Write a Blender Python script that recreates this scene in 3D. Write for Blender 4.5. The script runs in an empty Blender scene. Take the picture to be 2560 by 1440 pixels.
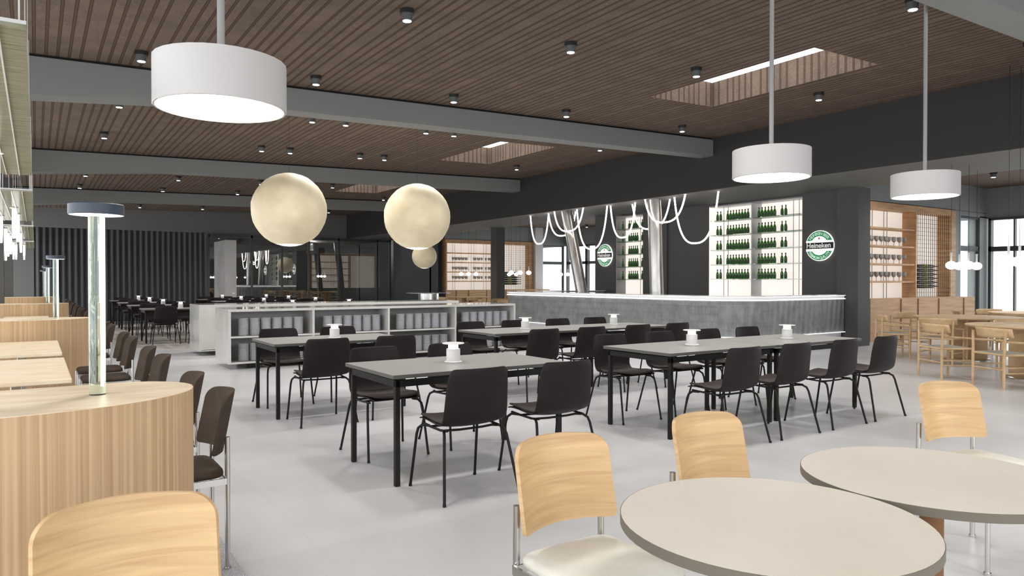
import bpy, math, random
from mathutils import Vector, Matrix
random.seed(7)
S = bpy.context.scene
COL = S.collection
PI = math.pi
# ------------------------------------------------------------------ camera, world, exposure
cam_d = bpy.data.cameras.new('camera'); cam = bpy.data.objects.new('camera', cam_d); COL.objects.link(cam)
cam_d.sensor_width = 36; cam_d.lens = 1786 / 2560 * 36; cam_d.clip_start = 0.05; cam_d.clip_end = 200
cam.location = (0, 0, 1.37)
cam.rotation_euler = (PI/2 - math.atan(18/1786), 0, -math.radians(33.7))
S.camera = cam
W = bpy.data.worlds.new('world'); S.world = W; W.use_nodes = True
W.node_tree.nodes['Background'].inputs[0].default_value = (0.95, 0.98, 1.0, 1)
W.node_tree.nodes['Background'].inputs[1].default_value = 3.1
S.view_settings.view_transform = 'Standard'; S.view_settings.look = 'None'
S.view_settings.exposure = 0.25; S.view_settings.gamma = 1; S.view_settings.use_curve_mapping = False
S.cycles.use_denoising = True; S.cycles.max_bounces = 7; S.cycles.diffuse_bounces = 4; S.cycles.glossy_bounces = 4
S.cycles.transmission_bounces = 6; S.cycles.transparent_max_bounces = 10
S.cycles.caustics_reflective = False; S.cycles.caustics_refractive = False; S.cycles.sample_clamp_indirect = 4
S.cycles.use_light_tree = True
SPOT_W = 125.0      # each ceiling downlight
DRUM_E = 9.0       # drum pendant diffuser
PANEL_E = 2.2      # glowing panel standing in for the sky in the skylights

# ------------------------------------------------------------------ mesh helpers
class MB:
    def __init__(s): s.v = []; s.f = []; s.m = []
    def add(s, vs, fs, mi=0):
        n = len(s.v); s.v += [tuple(v) for v in vs]; s.f += [tuple(i+n for i in f) for f in fs]; s.m += [mi]*len(fs); return s
    def box(s, x0, y0, z0, x1, y1, z1, mi=0):
        x0, x1 = min(x0, x1), max(x0, x1); y0, y1 = min(y0, y1), max(y0, y1); z0, z1 = min(z0, z1), max(z0, z1)
        return s.add([(x0,y0,z0),(x1,y0,z0),(x1,y1,z0),(x0,y1,z0),(x0,y0,z1),(x1,y0,z1),(x1,y1,z1),(x0,y1,z1)],
                     [(0,3,2,1),(4,5,6,7),(0,1,5,4),(1,2,6,5),(2,3,7,6),(3,0,4,7)], mi)
    def quad(s, a, b, c, d, mi=0): return s.add([a,b,c,d], [(0,1,2,3)], mi)
    def prism(s, poly, z0, z1, mi=0):
        n = len(poly)
        vs = [(x,y,z0) for x,y in poly] + [(x,y,z1) for x,y in poly]
        fs = [tuple(range(n-1,-1,-1)), tuple(range(n,2*n))] + [(i,(i+1)%n,(i+1)%n+n,i+n) for i in range(n)]
        return s.add(vs, fs, mi)
    def lathe(s, prof, n=24, cx=0, cy=0, cz=0, mi=0, sx=1, sy=1):
        vs = []; fs = []; k = len(prof)
        for i in range(n):
            a = 2*PI*i/n
            for r, z in prof: vs.append((cx+r*sx*math.cos(a), cy+r*sy*math.sin(a), cz+z))
        for i in range(n):
            j = (i+1) % n
            for q in range(k-1):
                if prof[q][0] < 1e-6 and prof[q+1][0] < 1e-6: continue
                fs.append((i*k+q, j*k+q, j*k+q+1, i*k+q+1))
        return s.add(vs, fs, mi)
    def cyl(s, x, y, z0, z1, r, n=24, mi=0, r2=None):
        r2 = r if r2 is None else r2
        return s.lathe([(0,z0),(r,z0),(r2,z1),(0,z1)], n, x, y, 0, mi)
    def tube(s, path, r, n=8, mi=0, cap=True):
        P = [Vector(p) for p in path]; vs = []; fs = []; k = len(P); up = None
        for i, p in enumerate(P):
            t = (P[min(i+1,k-1)] - P[max(i-1,0)]).normalized()
            if up is None: up = Vector((0,0,1)) if abs(t.z) < .9 else Vector((1,0,0))
            a = t.cross(up); 
            if a.length < 1e-5: a = t.cross(Vector((0,1,0)))
            a.normalize(); b = a.cross(t).normalized(); up = b
            rr = r[i] if isinstance(r, (list,tuple)) else r
            for j in range(n):
                an = 2*PI*j/n; vs.append(p + a*math.cos(an)*rr + b*math.sin(an)*rr)
        for i in range(k-1):
            for j in range(n):
                fs.append((i*n+j, i*n+(j+1)%n, (i+1)*n+(j+1)%n, (i+1)*n+j))
        if cap: fs += [tuple(range(n)), tuple(range((k-1)*n+n-1, (k-1)*n-1, -1))]
        return s.add(vs, fs, mi)
    def merge(s, me, mat, mi=0):
        s.add([mat @ v.co for v in me.vertices], [tuple(p.vertices) for p in me.polygons], mi); return s
    def build(s, name, mats, parent=None, smooth=35, bevel=0, loc=None):
        me = bpy.data.meshes.new(name); me.from_pydata(s.v, [], s.f)
        if not isinstance(mats, (list,tuple)): mats = [mats]
        for m in mats: me.materials.append(m)
        for p, mi in zip(me.polygons, s.m): p.material_index = mi
        me.validate(); me.update()
        import bmesh
        bm = bmesh.new(); bm.from_mesh(me); bmesh.ops.remove_doubles(bm, verts=bm.verts, dist=1e-5)
        bmesh.ops.recalc_face_normals(bm, faces=bm.faces); bm.to_mesh(me); bm.free()
        if smooth:
            for p in me.polygons: p.use_smooth = True
            me.set_sharp_from_angle(angle=math.radians(smooth))
        o = bpy.data.objects.new(name, me); COL.objects.link(o)
        if parent: o.parent = parent
        if loc: o.location = loc
        if bevel:
            b = o.modifiers.new('bevel', 'BEVEL'); b.width = bevel; b.segments = 2; b.limit_method = 'ANGLE'
        return o
def tag(o, label, cat, group=None, kind=None):
    o['label'] = label; o['category'] = cat
    if group: o['group'] = group
    if kind: o['kind'] = kind
    return o
def empty(name, loc=(0,0,0), rz=0, label=None, cat=None, group=None):
    o = bpy.data.objects.new(name, None); COL.objects.link(o); o.empty_display_size = .1
    o.location = loc; o.rotation_euler = (0,0,rz)
    if label: tag(o, label, cat, group)
    return o
def struct(mb, name, mat, **k):
    o = mb.build(name, mat, smooth=k.pop('smooth', 0), **k); o['kind'] = 'structure'; return o
KIDS = {}
def kids(o):
    return KIDS.setdefault(o.name, [c for c in bpy.data.objects if c.parent == o])
def dup(root, loc, rz, label, group=None):
    r = root.copy(); COL.objects.link(r); r.location = loc; r.rotation_euler = (0,0,rz); r['label'] = label
    if group: r['group'] = group
    for ch in kids(root):
        c = ch.copy(); COL.objects.link(c); c.parent = r
        for g in kids(ch):
            d = g.copy(); COL.objects.link(d); d.parent = c
    return r
class Proto:
    """first placement moves the prototype itself, later ones copy it"""
    def __init__(s, root): s.root = root; s.used = False
    def place(s, loc, rz, label, group=None):
        if not s.used:
            s.used = True; kids(s.root)
            for c in kids(s.root): kids(c)
            s.root.location = loc; s.root.rotation_euler = (0,0,rz); s.root['label'] = label
            if group: s.root['group'] = group
            return s.root
        return dup(s.root, loc, rz, label, group)
ORD = ['first','second','third','fourth','fifth','sixth','seventh','eighth','ninth','tenth','eleventh','twelfth','thirteenth','fourteenth','fifteenth','sixteenth','seventeenth','eighteenth','nineteenth','twentieth']

# ------------------------------------------------------------------ materials
def lin(c): return tuple(((x/255)/12.92 if x/255 <= .04045 else ((x/255+.055)/1.055)**2.4) for x in c) + (1,)
def mat(name, col, rough=.5, metal=0, spec=.5, emit=None, es=0, trans=0, alpha=1, ior=1.45, coat=0):
    m = bpy.data.materials.new(name); m.use_nodes = True; b = m.node_tree.nodes['Principled BSDF']
    b.inputs['Base Color'].default_value = lin(col) if max(col) > 1 else tuple(col)+(1,)
    b.inputs['Roughness'].default_value = rough; b.inputs['Metallic'].default_value = metal
    b.inputs['Specular IOR Level'].default_value = spec; b.inputs['IOR'].default_value = ior
    b.inputs['Transmission Weight'].default_value = trans; b.inputs['Alpha'].default_value = alpha
    b.inputs['Coat Weight'].default_value = coat
    if emit: b.inputs['Emission Color'].default_value = lin(emit); b.inputs['Emission Strength'].default_value = es
    return m
def nd(m, t, **k):
    n = m.node_tree.nodes.new(t)
    for a, v in k.items(): setattr(n, a, v)
    return n
def lk(m, a, b): m.node_tree.links.new(a, b)
def noisy(m, c1, c2, scale=(1,1,1), nscale=5, detail=4, lo=.35, hi=.65, bump=0, dist=0, src='Object', rough=.55):
    """two-colour noise with stretched coordinates"""
    b = m.node_tree.nodes['Principled BSDF']
    tc = nd(m, 'ShaderNodeTexCoord'); mp = nd(m, 'ShaderNodeMapping'); mp.inputs['Scale'].default_value = scale
    nz = nd(m, 'ShaderNodeTexNoise'); nz.inputs['Scale'].default_value = nscale; nz.inputs['Detail'].default_value = detail
    nz.inputs['Distortion'].default_value = dist; nz.inputs['Roughness'].default_value = rough
    cr = nd(m, 'ShaderNodeValToRGB'); e = cr.color_ramp.elements
    e[0].position = lo; e[0].color = lin(c1); e[1].position = hi; e[1].color = lin(c2)
    lk(m, tc.outputs[src], mp.inputs[0]); lk(m, mp.outputs[0], nz.inputs[0]); lk(m, nz.outputs[0], cr.inputs[0]); lk(m, cr.outputs[0], b.inputs['Base Color'])
    if bump:
        bp = nd(m, 'ShaderNodeBump'); bp.inputs['Strength'].default_value = bump; bp.inputs['Distance'].default_value = .01
        lk(m, nz.outputs[0], bp.inputs['Height']); lk(m, bp.outputs[0], b.inputs['Normal'])
    return m
M = {}
M['black_metal'] = mat('black_metal', (24,22,21), .5, 0, .3)
M['leg_black'] = mat('leg_black', (24,21,20), .5, 0, .3)
M['shell'] = noisy(mat('shell', (25,20,20), .5, 0, .28), (24,17,16), (31,23,21), (1,1,1), 3)
M['pad'] = noisy(mat('pad', (84,76,72), .8, 0, .2), (62,55,52), (78,70,66), (1,1,1), 260, 2)
M['table_grey'] = mat('table_grey', (141,139,135), .5)
M['table_edge'] = mat('table_edge', (84,82,78), .5)
M['white'] = mat('white', (214,212,210), .5)
M['drum'] = mat('drum', (196,193,191), .45)
M['rod'] = mat('rod', (150,150,150), .5)
M['lamp_neck'] = mat('lamp_neck', (255,255,255), .5, emit=(255,250,245), es=6)
M['drum_glow'] = mat('drum_glow', (255,255,255), .5, emit=(255,252,250), es=DRUM_E)
M['panel_glow'] = mat('panel_glow', (255,255,255), .5, emit=(255,255,255), es=PANEL_E)
M['spot_glow'] = mat('spot_glow', (255,255,255), .5, emit=(255,250,242), es=10)
M['rope_glow'] = mat('rope_glow', (255,255,255), .5, emit=(255,248,242), es=5)
M['globe_glow'] = mat('globe_glow', (255,255,255), .5, emit=(255,252,250), es=3)
M['led_glow'] = mat('led_glow', (255,255,255), .5, emit=(255,255,255), es=.8)
M['tube_glow'] = mat('tube_glow', (255,255,255), .5, emit=(255,252,248), es=4)
M['spot_grey'] = mat('spot_grey', (88,92,94), .5)
M['spot_dark'] = mat('spot_dark', (40,38,36), .5)
M['chrome'] = mat('chrome', (205,203,200), .22, 1)
M['steel'] = noisy(mat('steel', (190,186,182), .3, .9), (176,172,168), (206,203,199), (3,3,.6), 3, 5)
M['frame_dark'] = mat('frame_dark', (66,69,70), .5)
M['wall_grey'] = mat('wall_grey', (132,136,136), .6)
M['beam_grey'] = mat('beam_grey', (130,131,129), .6)
M['wall_dark'] = mat('wall_dark', (82,81,78), .62)
M['bulk_dark'] = mat('bulk_dark', (60,58,56), .7, 0, .3)  # column finish darkened, the bulkhead's shade is put into the colour
M['wall_back'] = mat('wall_back', (112,111,108), .7)
M['wall_white'] = mat('wall_white', (214,212,212), .6)
M['curtain'] = mat('curtain', (86,87,90), .85)
M['cream_panel'] = mat('cream_panel', (226,216,206), .6, emit=(226,216,206), es=.6)
M['niche_panel'] = mat('niche_panel', (222,212,204), .6, emit=(222,212,206), es=.95)
M['cream_seat'] = noisy(mat('cream_seat', (222,219,208), .6), (216,213,202), (226,223,213), (1,1,1), 8)
M['brown_leather'] = noisy(mat('brown_leather', (78,68,58), .8, 0, .15), (66,56,47), (76,65,55), (1,1,1), 6)
M['beige_top'] = noisy(mat('beige_top', (205,197,184), .5), (202,194,181), (209,201,189), (1,1,1), 2)
M['beige_edge'] = mat('beige_edge', (106,99,88), .55)
M['stone'] = noisy(mat('stone', (190,188,185), .07, 0, .8, coat=.5), (190,188,184), (212,210,207), (1,1,.6), 1.2, 6)
M['stone_in'] = mat('stone_in', (160,159,158), .3)
M['plate'] = mat('plate', (236,235,240), .3)
M['ribs'] = None
M['paper'] = noisy(mat('paper', (222,208,178), .6, emit=(236,220,188), es=.1), (196,180,146), (220,208,180), (1,1,1), 1.5, 3)
M['paper_glow'] = mat('paper_glow', (255,255,250), .5, emit=(255,252,240), es=.55)
M['green_bottle'] = mat('green_bottle', (58,124,38), .12, 0, .7)
M['dark_cap'] = mat('dark_cap', (30,48,26), .4)
M['bottle_label'] = mat('bottle_label', (70,98,66), .6)
M['wine_dark'] = noisy(mat('wine_dark', (34,32,20), .2), (30,28,18), (50,46,26), (1,1,1), 20)
M['wine_label'] = mat('wine_label', (120,126,30), .5)
M['goblet'] = mat('goblet', (150,147,144), .35, 0, .4)
M['sign_green'] = mat('sign_green', (38,128,82), .5, emit=(38,128,82), es=.35)
M['sign_white'] = mat('sign_white', (250,252,250), .5, emit=(255,255,252), es=.9)
M['sign_black'] = mat('sign_black', (16,16,14), .5)
M['sign_red'] = mat('sign_red', (190,40,74), .5, emit=(190,40,74), es=.2)
M['sign_letter'] = mat('sign_letter', (214,214,210), .5, emit=(214,214,210), es=.4)
M['sign_pale'] = mat('sign_pale', (200,228,206), .5, emit=(200,228,206), es=.3)
M['lamp_blue'] = mat('lamp_blue', (58,66,80), .45)
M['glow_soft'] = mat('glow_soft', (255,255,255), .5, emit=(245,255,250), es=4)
M['trim_white'] = mat('trim_white', (205,205,205), .25)
def glassy(name, tint, refl=.12, rough=.0, opac=0.0, dcol=(60,60,60)):
    m = bpy.data.materials.new(name); m.use_nodes = True; nt = m.node_tree; nt.nodes.clear()
    o = nt.nodes.new('ShaderNodeOutputMaterial'); t = nt.nodes.new('ShaderNodeBsdfTransparent'); t.inputs[0].default_value = lin(tint)
    g = nt.nodes.new('ShaderNodeBsdfGlossy'); g.inputs['Roughness'].default_value = rough
    d = nt.nodes.new('ShaderNodeBsdfDiffuse'); d.inputs[0].default_value = lin(dcol)
    m1 = nt.nodes.new('ShaderNodeMixShader'); m1.inputs[0].default_value = opac
    m2 = nt.nodes.new('ShaderNodeMixShader'); m2.inputs[0].default_value = refl
    lk(m, t.outputs[0], m1.inputs[1]); lk(m, d.outputs[0], m1.inputs[2]); lk(m, m1.outputs[0], m2.inputs[1]); lk(m, g.outputs[0], m2.inputs[2]); lk(m, m2.outputs[0], o.inputs[0])
    return m
M['pane'] = glassy('pane', (250,252,252), .06)
M['frosted'] = glassy('frosted', (235,238,240), .05, .3, .28, (225,226,228))
M['far_glass'] = glassy('far_glass', (225,225,222), .42, 0, .12, (28,28,28))
M['shelf_glass'] = glassy('shelf_glass', (215,225,220), .1, .02, .25, (170,175,170))
M['glass_column'] = mat('glass_column', (222,238,222), .02, 0, .5, trans=.96, ior=1.5)
M['glass_disc'] = glassy('glass_disc', (225,235,235), .15, 0, .2, (200,205,205))
# canopy: streaky olive glass
m = glassy('canopy', (178,178,150), .12, .15, .62, (150,150,124)); M['canopy'] = m
tc = nd(m,'ShaderNodeTexCoord'); mp = nd(m,'ShaderNodeMapping'); mp.inputs['Scale'].default_value = (2.5,42,1); nz = nd(m,'ShaderNodeTexNoise'); nz.inputs['Scale'].default_value = 2.2; nz.inputs['Detail'].default_value = 5
cr = nd(m,'ShaderNodeValToRGB'); cr.color_ramp.elements[0].position = .3; cr.color_ramp.elements[0].color = lin((136,138,114)); cr.color_ramp.elements[1].position = .72; cr.color_ramp.elements[1].color = lin((186,186,164))
lk(m,tc.outputs['Object'],mp.inputs[0]); lk(m,mp.outputs[0],nz.inputs[0]); lk(m,nz.outputs[0],cr.inputs[0])
lk(m,cr.outputs[0],[n for n in m.node_tree.nodes if n.type=='BSDF_DIFFUSE'][0].inputs[0])
# woods
M['wood_part'] = noisy(mat('wood_part', (190,156,118), .5), (172,138,100), (212,180,142), (55,55,.35), 1.5, 5, .3, .72, .05)
M['wood_top'] = noisy(mat('wood_top', (222,198,164), .42), (216,192,160), (240,222,194), (2,7,1), 2.2, 5, .3, .7)
M['wood_ply'] = noisy(mat('wood_ply', (222,186,138), .4), (184,148,104), (212,178,132), (1.1,1.1,17), 2.2, 8, .3, .68, .01, .8)
M['wood_bench'] = noisy(mat('wood_bench', (180,142,106), .5), (176,140,106), (208,174,138), (1.0,1.0,12), 1.6, 5, .3, .7)
M['wood_groove'] = mat('wood_groove', (120,82,50), .6)
M['wood_oak'] = noisy(mat('wood_oak', (206,174,132), .5), (190,155,112), (216,186,146), (3,3,3), 2, 4, .3, .7)
M['wood_frame'] = noisy(mat('wood_frame', (190,150,108), .5), (166,126,86), (202,162,120), (1.5,1.5,10), 1.6, 5, .3, .7)
# floor: polished cement tiles
m = noisy(mat('floor_cement', (170,168,167), .3, 0, .45), (184,183,183), (208,207,207), (1,1,1), .5, 5, .3, .7, 0, .3); M['floor'] = m
nz = nd(m,'ShaderNodeTexNoise'); nz.inputs['Scale'].default_value = 1.3; nz.inputs['Detail'].default_value = 6
mr = nd(m,'ShaderNodeMapRange'); mr.inputs['To Min'].default_value = .2; mr.inputs['To Max'].default_value = .42
lk(m,nz.outputs[0],mr.inputs[0]); lk(m,mr.outputs[0],m.node_tree.nodes['Principled BSDF'].inputs['Roughness'])
br = nd(m,'ShaderNodeTexBrick'); br.inputs['Scale'].default_value = 1; br.inputs['Brick Width'].default_value = 1.2; br.inputs['Row Height'].default_value = 1.2; br.inputs['Mortar Size'].default_value = .002; br.offset = 0
br.inputs['Color1'].default_value = (1,1,1,1); br.inputs['Color2'].default_value = (.93,.93,.93,1); br.inputs['Mortar'].default_value = (.9,.9,.9,1)
tc = nd(m,'ShaderNodeTexCoord'); lk(m,tc.outputs['Object'],br.inputs[0])
mx = nd(m,'ShaderNodeMix', data_type='RGBA', blend_type='MULTIPLY'); mx.inputs[0].default_value = 1
crn = [n for n in m.node_tree.nodes if n.type=='VALTORGB'][0]
lk(m,crn.outputs[0],mx.inputs[6]); lk(m,br.outputs[0],mx.inputs[7]); lk(m,mx.outputs[2],m.node_tree.nodes['Principled BSDF'].inputs['Base Color'])
M['carpet'] = noisy(mat('carpet', (150,150,152), .9), (120,120,124), (190,190,192), (1,1,1), 190, 2, .38, .62)
M['stone_floor'] = noisy(mat('stone_floor', (170,160,152), .35), (140,130,122), (196,188,182), (2.2,.5,1), 3, 6, .3, .7)
# ceiling: brown wood-wool boards with paired grooves every 120 mm, board pitch 664 mm
def ceiling_mat(name, axis):
    m = mat(name, (112,94,82), .9, 0, .2); b = m.node_tree.nodes['Principled BSDF']
    tc = nd(m,'ShaderNodeTexCoord'); sp = nd(m,'ShaderNodeSeparateXYZ'); lk(m,tc.outputs['Object'],sp.inputs[0])
    def math_(op, a, v):
        n = nd(m,'ShaderNodeMath', operation=op); lk(m,a,n.inputs[0])
        if isinstance(v,(int,float)): n.inputs[1].default_value = v
        elif v is not None: lk(m,v,n.inputs[1])
        return n.outputs[0]
    if axis == 'X': x = sp.outputs[0]
    else: x = math_('ADD', sp.outputs[0], sp.outputs[1])
    x = math_('ADD', x, 66.4 + .02)
    p = math_('MODULO', x, .664)                      # inside one board group
    q = math_('MODULO', p, .12)
    dgr = math_('ABSOLUTE', math_('SUBTRACT', q, .02), 0)
    band = math_('LESS_THAN', dgr, .0175)             # the groove strip
    band = math_('MULTIPLY', band, math_('LESS_THAN', p, .54))
    edge = math_('GREATER_THAN', dgr, .0105)
    edge = math_('MULTIPLY', band, edge)
    nz = nd(m,'ShaderNodeTexNoise'); nz.inputs['Scale'].default_value = 55; nz.inputs['Detail'].default_value = 3; lk(m,tc.outputs['Object'],nz.inputs[0])
    n2 = nd(m,'ShaderNodeTexNoise'); n2.inputs['Scale'].default_value = 3; n2.inputs['Detail'].default_value = 3; lk(m,tc.outputs['Object'],n2.inputs[0])
    ad = math_('MULTIPLY', nz.outputs[0], .6); ad = math_('ADD', ad, math_('MULTIPLY', n2.outputs[0], .4))
    cr = nd(m,'ShaderNodeValToRGB'); e = cr.color_ramp.elements; e[0].position = .36; e[0].color = lin((98,85,75)); e[1].position = .64; e[1].color = lin((122,107,96))
    lk(m, ad, cr.inputs[0])
    m1 = nd(m,'ShaderNodeMix', data_type='RGBA'); lk(m, band, m1.inputs[0]); lk(m, cr.outputs[0], m1.inputs[6]); m1.inputs[7].default_value = lin((88,73,63))
    m2 = nd(m,'ShaderNodeMix', data_type='RGBA'); lk(m, edge, m2.inputs[0]); lk(m, m1.outputs[2], m2.inputs[6]); m2.inputs[7].default_value = lin((66,51,42))
    lk(m, m2.outputs[2], b.inputs['Base Color'])
    return m
M['ceil'] = ceiling_mat('ceiling_boards', 'X'); M['ceil_rib'] = ceiling_mat('ceiling_recess', 'XY')
M['ceil_low'] = mat('ceil_low', (92,74,63), .8)
# bar mosaic
def mosaic(name):
    m = mat(name, (120,122,122), .35, 0, .4); b = m.node_tree.nodes['Principled BSDF']
    tc = nd(m,'ShaderNodeTexCoord'); sp = nd(m,'ShaderNodeSeparateXYZ'); lk(m,tc.outputs['Object'],sp.inputs[0])
    cb = nd(m,'ShaderNodeCombineXYZ'); a = nd(m,'ShaderNodeMath', operation='SUBTRACT'); lk(m,sp.outputs[0],a.inputs[0]); lk(m,sp.outputs[1],a.inputs[1])
    lk(m,a.outputs[0],cb.inputs[0]); lk(m,sp.outputs[2],cb.inputs[1])
    br = nd(m,'ShaderNodeTexBrick'); br.offset = 0; br.inputs['Scale'].default_value = 1; br.inputs['Brick Width'].default_value = .03; br.inputs['Row Height'].default_value = .15; br.inputs['Mortar Size'].default_value = .0022
    br.inputs['Color1'].default_value = lin((140,142,142)); br.inputs['Color2'].default_value = lin((126,128,128)); br.inputs['Mortar'].default_value = lin((162,164,164))
    lk(m,cb.outputs[0],br.inputs[0])
    wv = nd(m,'ShaderNodeTexNoise'); wv.inputs['Scale'].default_value = 4.5; lk(m,cb.outputs[0],wv.inputs[0])
    mx = nd(m,'ShaderNodeMix', data_type='RGBA', blend_type='MULTIPLY'); mx.inputs[0].default_value = .55
    cr = nd(m,'ShaderNodeValToRGB'); cr.color_ramp.elements[0].position = .35; cr.color_ramp.elements[0].color = (.6,.6,.6,1); cr.color_ramp.elements[1].position = .6
    lk(m,wv.outputs[0],cr.inputs[0]); lk(m,br.outputs[0],mx.inputs[6]); lk(m,cr.outputs[0],mx.inputs[7]); lk(m,mx.outputs[2],b.inputs['Base Color'])
    def mt(op, a, v):
        n = nd(m,'ShaderNodeMath', operation=op)
        for i_, q in enumerate((a, v)):
            if q is None: continue
            if isinstance(q,(int,float)): n.inputs[i_].default_value = q
            else: lk(m, q, n.inputs[i_])
        return n.outputs[0]
    X_, Z_ = sp.outputs[0], sp.outputs[2]
    hz = mt('SINE', mt('MULTIPLY', Z_, 43.0), None); hx = mt('SINE', mt('MULTIPLY', mt('ADD', X_, mt('MULTIPLY', Z_, -.12)), 37.0), None)
    sel = mt('GREATER_THAN', X_, 10.84); h = mt('ADD', mt('MULTIPLY', hx, sel), mt('MULTIPLY', hz, mt('SUBTRACT', 1.0, sel)))
    bp = nd(m,'ShaderNodeBump'); bp.inputs['Strength'].default_value = .5; bp.inputs['Distance'].default_value = .012
    lk(m, h, bp.inputs['Height']); lk(m, bp.outputs[0], b.inputs['Normal'])
    return m
M['mosaic'] = mosaic('mosaic')
for k in list(M):
    if M[k] is None: del M[k]

# ------------------------------------------------------------------ the setting
def ZC(x): return 4.115 + .026*x
struct(MB().box(-2.6,-6,-.1,22,32.6,0), 'floor', M['floor'])
struct(MB().box(-2.4,-6,0,.81,26.9,.006), 'floor_carpet', M['carpet'])
struct(MB().prism([(1.5,16.3),(2.6,15.55),(9.9,15.55),(9.9,26.9),(1.5,26.9)],0,.006), 'floor_stone', M['stone_floor'])
# ceiling with four recesses
RX0, RX1 = 8.24, 9.72
RY = [(5.44,8.36),(12.8,15.6),(20.15,22.95),(27.4,29.6)]
cm = MB(); xs = [-2.6, RX0, RX1, 12.2]; ys = [-6] + [y for r in RY for y in r] + [32.2]
for i in range(3):
    for j in range(len(ys)-1):
        if i == 1 and j % 2 == 1: continue
        x0, x1, y0, y1 = xs[i], xs[i+1], ys[j], ys[j+1]
        cm.add([(x,y,ZC(x)+t) for t in (0,.08) for x,y in ((x0,y0),(x1,y0),(x1,y1),(x0,y1))], [(0,3,2,1),(4,5,6,7),(0,1,5,4),(1,2,6,5),(2,3,7,6),(3,0,4,7)])
struct(cm, 'ceiling', M['ceil'])
for n, (y0, y1) in enumerate(RY):
    t = empty('recessed_ceiling_light', (0,0,0), 0, ['deep recessed light panel cut in the brown ceiling nearest, behind the pendant rods','recessed light panel in the second ceiling bay, between the first two beams','recessed ceiling light panel in the third bay above the paper globes','recessed ceiling light panel in the last bay beside the back wall'][n], 'light', 'recessed light panels in the wood ceiling')
    b = MB(); zt = 4.78
    for (ax,ay,bx,by) in ((RX0,y0,RX1,y0),(RX1,y0,RX1,y1),(RX1,y1,RX0,y1),(RX0,y1,RX0,y0)):
        nx, ny = (by-ay), -(bx-ax); l = math.hypot(nx,ny); nx, ny = nx/l*.04, ny/l*.04; ax, ay, bx, by = ax-nx*.06, ay-ny*.06, bx-nx*.06, by-ny*.06
        b.add([(ax,ay,ZC(ax)),(bx,by,ZC(bx)),(bx,by,zt),(ax,ay,zt),(ax+nx,ay+ny,ZC(ax)+.02),(bx+nx,by+ny,ZC(bx)+.02),(bx+nx,by+ny,zt),(ax+nx,ay+ny,zt)], [(0,1,2,3),(4,7,6,5),(0,4,5,1),(3,2,6,7),(0,3,7,4),(1,5,6,2)])
    b.build('recess', M['ceil_rib'], t, 0)
    MB().box(RX0,y0,zt,RX1,y1,zt+.03).build('light_panel', M['panel_glow'], t, 0)  # emissive panel closes the skylight in place of open sky
# beams across
for i, y in enumerate((3.04, 10.39, 17.73, 25.1)):
    b = MB(); pts = [(-2.6,3.40),(2.45,3.82),(12.13,4.05)]
    vs = []
    for yy in (y, y+.36):
        vs += [(x,yy,z) for x,z in pts] + [(x,yy,ZC(x)-.035) for x,z in reversed(pts)]
    fs = [(0,1,2,3,4,5),(11,10,9,8,7,6)] + [(k,k+6,(k+1)%6+6,(k+1)%6) for k in range(6)]
    b.add(vs, fs); struct(b, 'ceiling_beam', M['beam_grey'])
    g = MB(); g.add([(x,yy,ZC(x)-dz) for x in (-2.6,12.13) for yy in (y+.02,y+.34) for dz in (.036,-.01)], [(0,1,3,2),(4,6,7,5),(0,4,5,1),(2,3,7,6),(1,5,7,3),(0,2,6,4)])
    struct(g, 'ceiling_beam', M['black_metal'])
# bulkhead over the bar (downstand from ceiling, flat underside)
struct(MB().box(12.12,-6,3.33,14.36,32.2,4.9), 'ceiling_bulkhead', M['bulk_dark'])
struct(MB().box(14.36,-6,3.87,21.6,9.0,3.97).box(14.36,16.9,3.87,21.6,32.2,3.97), 'ceiling_low', M['ceil_low'])
struct(MB().box(12.121,-6,3.322,14.359,32.09,3.33), 'ceiling_soffit', M['wall_back'])  # thin paler slab, light bounced onto the underside is put into its colour
# columns
struct(MB().box(14.25,8.38,0,14.7,8.86,3.33), 'column', M['wall_dark'])
struct(MB().box(14.0,22.0,0,14.35,22.4,3.33), 'column', M['wall_dark'])
for x, y in ((-.72,16.6),(-.72,23.2)):
    struct(MB().box(x-.16,y,0,x+.22,y+.3,4.1), 'column', M['wall_dark'])
def slanted(x, y, dx, dy, rx=.15, ry=.18):
    b = MB(); n = 32; vs = []
    for k in range(2):
        z = (0, 3.33)[k]; cx = x + dx*(1-z/3.33); cyy = y + dy*(1-z/3.33)
        vs += [(cx+rx*math.cos(2*PI*i/n), cyy+ry*math.sin(2*PI*i/n), z) for i in range(n)]
    b.add(vs, [(i,(i+1)%n,(i+1)%n+n,i+n) for i in range(n)] + [tuple(range(n-1,-1,-1)), tuple(range(n,2*n))])
    o = struct(b, 'column', M['steel'], smooth=40)
slanted(12.4,12.42,0,-.13); slanted(12.4,15.83,.08,-.88); slanted(12.72,38.3,0,-.9); slanted(12.84,35.4,0,-.9)
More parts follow.
